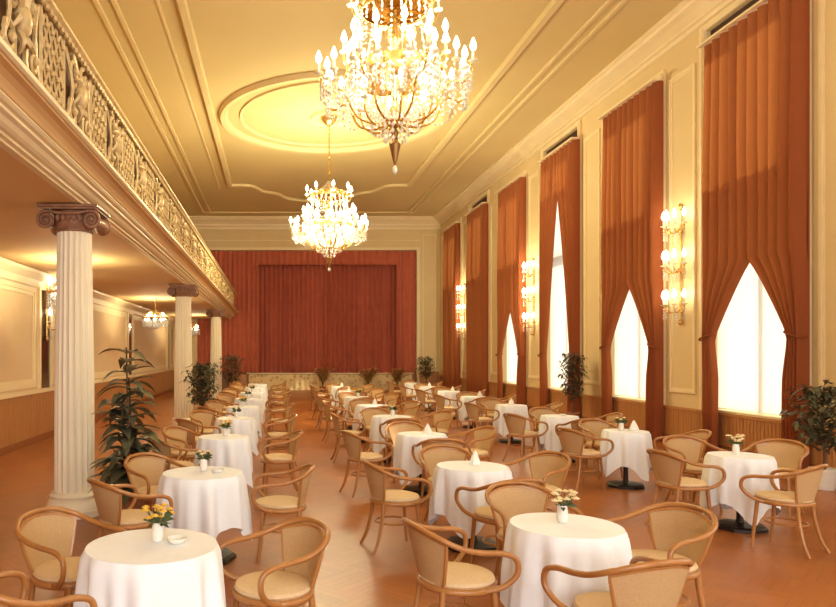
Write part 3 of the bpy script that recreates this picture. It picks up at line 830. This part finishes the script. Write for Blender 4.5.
cl_used = [False]*4
table0 = make_table(); t_used = [False]

def make_vase(kind):
    root = thing('flower_vase', '', 'vase')
    r = random.Random(hash(kind) % 100 if False else {'yellow': 3, 'cream': 5, 'green': 8}[kind])
    MB().lathe([(.024, .001), (.032, .01), (.034, .05), (.030, .09), (.028, .105), (.022, .105), (.02, .06)], 16).build('vessel', M['porcelain'], root, True)
    st = MB(); bl = MB()
    nfl = 13 if kind != 'green' else 6
    for i in range(nfl):
        a = r.uniform(0, 2*PI); q = r.uniform(.02, .085); h = r.uniform(.14, .20)
        st.tube([(0.008*math.cos(a), .008*math.sin(a), .09), (q*.5*math.cos(a), q*.5*math.sin(a), .135), (q*math.cos(a), q*math.sin(a), h)], .0025, 4)
        c = (q*math.cos(a), q*math.sin(a), h); bl.ball(c, .016, 7, 4, .6)
        for k in range(6):
            b2 = 2*PI*k/6; bl.ball((c[0]+.015*math.cos(b2), c[1]+.015*math.sin(b2), c[2]-.003), .010, 5, 3, .5)
    for i in range(16 if kind != 'cream' else 10):
        a = r.uniform(0, 2*PI); q = r.uniform(.05, .1); h = r.uniform(.10, .17)
        d = Vector((math.cos(a), math.sin(a), 0)); s_ = Vector((-d.y, d.x, 0))
        p0 = d*.012+Vector((0, 0, .10)); p1 = d*q*.6+Vector((0, 0, h)); p2 = d*q+Vector((0, 0, h-.015))
        st.add([p0, p1+s_*.016, p2, p1-s_*.016], [(0, 1, 2), (0, 2, 3)])
    st.build('stems', M['stem'], root); bl.build('blossoms', M['yellow'] if kind == 'yellow' else M['creamflower'], root, True)
    return root
protos = {k: make_vase(k) for k in ('yellow', 'cream', 'green')}; pv_used = dict.fromkeys(protos, False)
def make_menu():
    b = MB()                                                        # linen folded into a standing peak
    g = []
    for k in range(9):
        t = k/8; q = .058*(1-t)**.8+.002
        g.append([(q*(1+.18*math.sin(5*a+1))*math.cos(a), .62*q*(1+.18*math.sin(5*a+1))*math.sin(a), .001+.135*t) for a in [2*PI*i/30 for i in range(31)]])
    b.sheet(g)
    return b.build('folded_napkin', M['menu'], None, True)
menu0 = make_menu(); menu_used = [False]
def make_dish():
    return MB().lathe([(.03, .001), (.045, .006), (.055, .028), (.052, .03), (.04, .012), (.005, .009)], 20).build('ash_dish', M['porcelain'], None, True)
dish0 = make_dish(); dish_used = [False]

ROWN = {'L': 'left row', 'M': 'middle row', 'R': 'window row'}
TSC = {'L': (1.04, 1.02, .92, .90), 'M': (.95, .94, .90, .90), 'R': (.84, .82, .85, .86)}
def set_table(row, i, x, y, chairs, items):
    k_ = TSC[row][min(i, 3)]
    which = '%s table from the front, %s' % (ORD[i], ROWN[row])
    o = copy_tree(table0) if t_used[0] else table0
    t_used[0] = True
    o.location = (x, y, 0); o.rotation_euler = (0, 0, rnd.uniform(0, 1)); o.scale = (k_, k_, 1)
    tag(o, 'round black-footed cafe table under its cloth, %s' % which.replace(' table', ''), 'table', 'round cafe tables')
    v = (2 if row == 'R' else 0)+i % 2
    c = cloths[v].copy() if cl_used[v] else cloths[v]
    if cl_used[v]: C.objects.link(c)
    cl_used[v] = True
    c.location = (x, y, 0); c.rotation_euler = (0, 0, rnd.uniform(0, 2*PI)); c.scale = (k_, k_, 1)
    tag(c, 'white draped cloth on the %s' % which, 'tablecloth', 'white tablecloths')
    for (ang, d, turn, word) in chairs:
        a = math.radians(ang)
        place_chair(x+d*math.cos(a), y+d*math.sin(a), a+PI+math.radians(turn),
                    'cane bentwood armchair %s the %s' % (word, which), 'bentwood armchairs round the tables')
    for it in items:
        kind, dx, dy = it[:3]
        if kind in protos:
            p = copy_tree(protos[kind]) if pv_used[kind] else protos[kind]
            pv_used[kind] = True
            lab = {'yellow': 'small white vase of yellow flowers on the %s', 'cream': 'small white vase of cream flowers on the %s', 'green': 'little white vase with leafy posy on the %s'}[kind]
            tag(p, lab % which, 'vase', 'small flower vases on the tables')
        elif kind == 'menu':
            p = menu0.copy() if menu_used[0] else menu0
            if menu_used[0]: C.objects.link(p)
            menu_used[0] = True
            tag(p, 'white folded napkin standing on the %s' % which, 'napkin', 'folded napkins on the tables')
        else:
            p = dish0.copy() if dish_used[0] else dish0
            if dish_used[0]: C.objects.link(p)
            dish_used[0] = True
            tag(p, 'small white dish on the %s' % which, 'dish', 'white dishes on the tables')
        p.location = (x+dx, y+dy, .7545); p.rotation_euler = (0, 0, rnd.uniform(-.6, .6))

J = lambda s: rnd.uniform(-s, s)
LY = [3.77, 6.05, 8.65, 11.1, 13.5, 15.9, 18.4, 20.9, 23.4]
LI = [[('yellow', .02, .06), ('dish', .13, .03)], [('green', 0, .08), ('dish', .13, 0)], [('yellow', .02, .05)], [('green', .02, 0)], [('yellow', 0, 0)], [('green', 0, 0)], [('yellow', 0, 0)], [], []]
for i, Y in enumerate(LY):
    X = (-.665, -.625)[i] if i < 2 else -.655+.012*i
    if i == 0: chs = [(14, .68, 14, 'right of'), (142, .73, 10, 'left behind'), (224, .76, 8, 'left in front of')]
    else: chs = [(5+J(4), .69+J(.03), J(8), 'right of'), (131+J(5), .76+J(.03), 8+J(8), 'left behind'), (226+J(5), .76+J(.03), J(10), 'left in front of')]
    set_table('L', i, X, Y, chs, LI[i])
MY = [4.21, 6.4, 8.94, 11.45, 13.9, 16.4, 18.9, 21.4]
MXs = [1.78, 1.84, 1.91, 1.95, 1.98, 2.0, 2.05, 2.1]
MI = [[('cream', 0, .05)], [('menu', .05, .08)], [('menu', .08, .0)], [('green', .02, 0)], [('menu', .05, 0)], [('yellow', 0, 0)], [('menu', 0, 0)], [('menu', 0, 0)]]
for i, Y in enumerate(MY):
    if i == 0: chs = [(188, .70, 6, 'left of'), (84, .82, 12, 'behind'), (271, .64, 15, 'in front of'), (15, .68, 4, 'right of')]
    else: chs = [(184+J(5), .72+J(.03), 8+J(8), 'left of'), (95+J(6), .78+J(.03), J(12), 'behind'), (275+J(6), .70+J(.03), J(12), 'in front of'), (24+J(6), .80+J(.03), J(10), 'right of')]
    set_table('M', i, MXs[i], Y, chs, MI[i])
RY = [7.08, 9.3, 11.5, 13.9, 16.6, 19.0, 21.5, 24.0]
RI = [[('cream', 0, .06)], [('green', -.06, 0), ('menu', .14, .06)], [('dish', .05, 0)], [('menu', .0, 0)], [('menu', .15, 0)], [('menu', .1, 0)], [('menu', 0, 0)], []]
for i, Y in enumerate(RY):
    X = 4.78 if i == 0 else 4.72+.02*i
    if i == 0: chs = [(180, .59, 8, 'left of'), (84, .92, 12, 'behind'), (38, 1.05, 0, 'right behind'), (263, .74, 38, 'in front of')]
    else: chs = [(184+J(6), .64, 10+J(8), 'left of'), (88+J(8), .76, J(14), 'behind'), (-12+J(6) if i != 1 else -38, .66, J(10) if i != 1 else 30, 'right of')]
    if i in (2, 4, 6): chs.append((272+J(5), .78, J(10), 'in front of'))
    set_table('R', i, X, Y, chs, RI[i])

# ------------------------------------------------------------------ plants
def leaf(b, base, d, length, width, droop, up=.3, seg=5):
    d = Vector(d).normalized(); s_ = Vector((-d.y, d.x, 0))
    if s_.length < 1e-3: s_ = Vector((1, 0, 0))
    s_.normalize(); rows = []
    for i in range(seg+1):
        t = i/seg; c = Vector(base)+d*(length*t)+Vector((0, 0, length*(up*t-droop*t*t)))
        wd = width*math.sin(PI*min(1, .06+.94*t)**.8)*.5+.001
        n = Vector((0, 0, .25*wd))
        rows.append([c-s_*wd+n, c, c+s_*wd+n])
    b.sheet(rows)
def make_plant(label, loc, height, spread, pot_r, pot_h, potm, leafm, kind, seed, group=None):
    r = random.Random(seed)
    root = thing('potted_plant', label, 'plant', loc, 0, group)
    MB().lathe([(pot_r*.72, .002), (pot_r*.78, .02), (pot_r, pot_h-.03), (pot_r*1.06, pot_h-.03), (pot_r*1.06, pot_h), (pot_r*.92, pot_h), (pot_r*.9, pot_h-.05)], 24).build('pot', M[potm], root, True)
    st = MB(); lf = MB()
    st.lathe([(.001, pot_h-.07), (pot_r*.85, pot_h-.05), (.001, pot_h-.045)], 16)
    if kind == 'rubber':
        for s_ in range(4):
            bx, by = r.uniform(-.07, .07), r.uniform(-.07, .07); lean = r.uniform(-.10, .10), r.uniform(-.10, .10)
            hh = height*(1, .84, .72, .6)[s_]
            pts = spline([(bx, by, pot_h-.06), (bx+lean[0]*.4, by+lean[1]*.4, hh*.5), (bx+lean[0], by+lean[1], hh-.12)], 8)
            st.tube(pts, [.016-.008*i/len(pts) for i in range(len(pts))], 6)
            n = int(40*hh/1.9)
            for i in range(n):
                t = .16+.84*i/n; p = pts[min(len(pts)-1, int(t*(len(pts)-1)))]
                a = i*2.4+r.uniform(-.3, .3); el = r.uniform(-.05, .35)
                sz = spread*(1.05-.35*t)*r.uniform(.75, 1.1)
                leaf(lf, p, (math.cos(a), math.sin(a), 0), sz, sz*.40, r.uniform(.35, .85), r.uniform(.15, .6), 6)
    elif kind == 'ficus':
        top = (0, 0, height*.95)
        tr = spline([(0, 0, pot_h-.06), (.03, .02, height*.35), (-.02, 0, height*.6), (0, 0, height*.92)], 6)
        st.tube(tr, [.024-.014*i/len(tr) for i in range(len(tr))], 6)
        z0 = pot_h+(height-pot_h)*.22
        for i in range(38):
            t = i/37; z = z0+(height*.88-z0)*t; a = i*2.4
            L = spread*(.55+.6*math.sin(PI*(.15+.75*t)))*r.uniform(.6, 1.0)
            p0 = Vector((0, 0, z)); p1 = Vector((L*math.cos(a), L*math.sin(a), z+L*.45))
            pm = p0.lerp(p1, .5)+Vector((0, 0, .05)); st.tube([p0, pm, p1], [.006, .004, .002], 4)
            for k in range(17):
                q = p0.lerp(p1, .25+.75*k/16)+Vector((r.uniform(-.05, .05), r.uniform(-.05, .05), r.uniform(-.05, .05)))
                b2 = r.uniform(0, 2*PI); l = r.uniform(.08, .14)
                leaf(lf, q, (math.cos(b2), math.sin(b2), 0), l, l*.5, r.uniform(.3, .9), r.uniform(-.1, .4), 3)
    else:                                                           # fan of fronds
        for i in range(40):
            a = r.uniform(0, 2*PI); q = r.uniform(.15, 1)*spread; h = height*r.uniform(.7, 1)
            pts = spline([(0, 0, pot_h-.05), (q*.3*math.cos(a), q*.3*math.sin(a), pot_h+(h-pot_h)*.6), (q*math.cos(a), q*math.sin(a), h-.15*q)], 6)
            st.tube(pts, .004, 4)
            for k, p in enumerate(pts[4:]):
                for sg in (-1, 1):
                    b2 = a+sg*1.1; leaf(lf, p, (math.cos(b2), math.sin(b2), .3), .17, .055, .5, .2, 3)
    st.build('stem', M['bark'], root, True)
    lf.build('foliage', M[leafm], root, True)
    return root
make_plant('tall plant with long drooping dark leaves beside the nearest white column', (-1.47, 7.26, 0), 1.98, .47, .20, .34, 'terracotta', 'leaf', 'rubber', 4)
make_plant('dense dark bushy plant beside the middle white column', (-1.53, 14.72, 0), 1.70, .37, .22, .36, 'terracotta', 'leaf', 'ficus', 5)
make_plant('slender reddish plant near the farthest white column', (-1.55, 25.1, 0), 1.85, .45, .2, .36, 'terracotta', 'leaf_red', 'ficus', 6)
make_plant('bushy plant in a white pot at the right edge of the picture', (7.25, 9.1, 0), 1.46, .40, .16, .28, 'whitepot', 'leaf', 'ficus', 7)
make_plant('leafy plant against the pier between second and third windows', (7.45, 17.2, 0), 1.95, .32, .17, .32, 'terracotta', 'leaf_red', 'ficus', 8)
make_plant('dark plant in the far right corner beside the stage', (6.95, 31.6, 0), 1.72, .42, .2, .36, 'terracotta', 'leaf_red', 'ficus', 9)
for X, sd_, lab in ((2.25, 11, 'leftmost'), (4.35, 12, 'middle'), (5.7, 13, 'rightmost')):
    make_plant('%s of three pale fan palms standing before the stage front' % lab, (X, 31.9, 0), 1.15, .5, .15, .25, 'terracotta', 'leaf_pale', 'fan', sd_, 'pale palms before the stage')
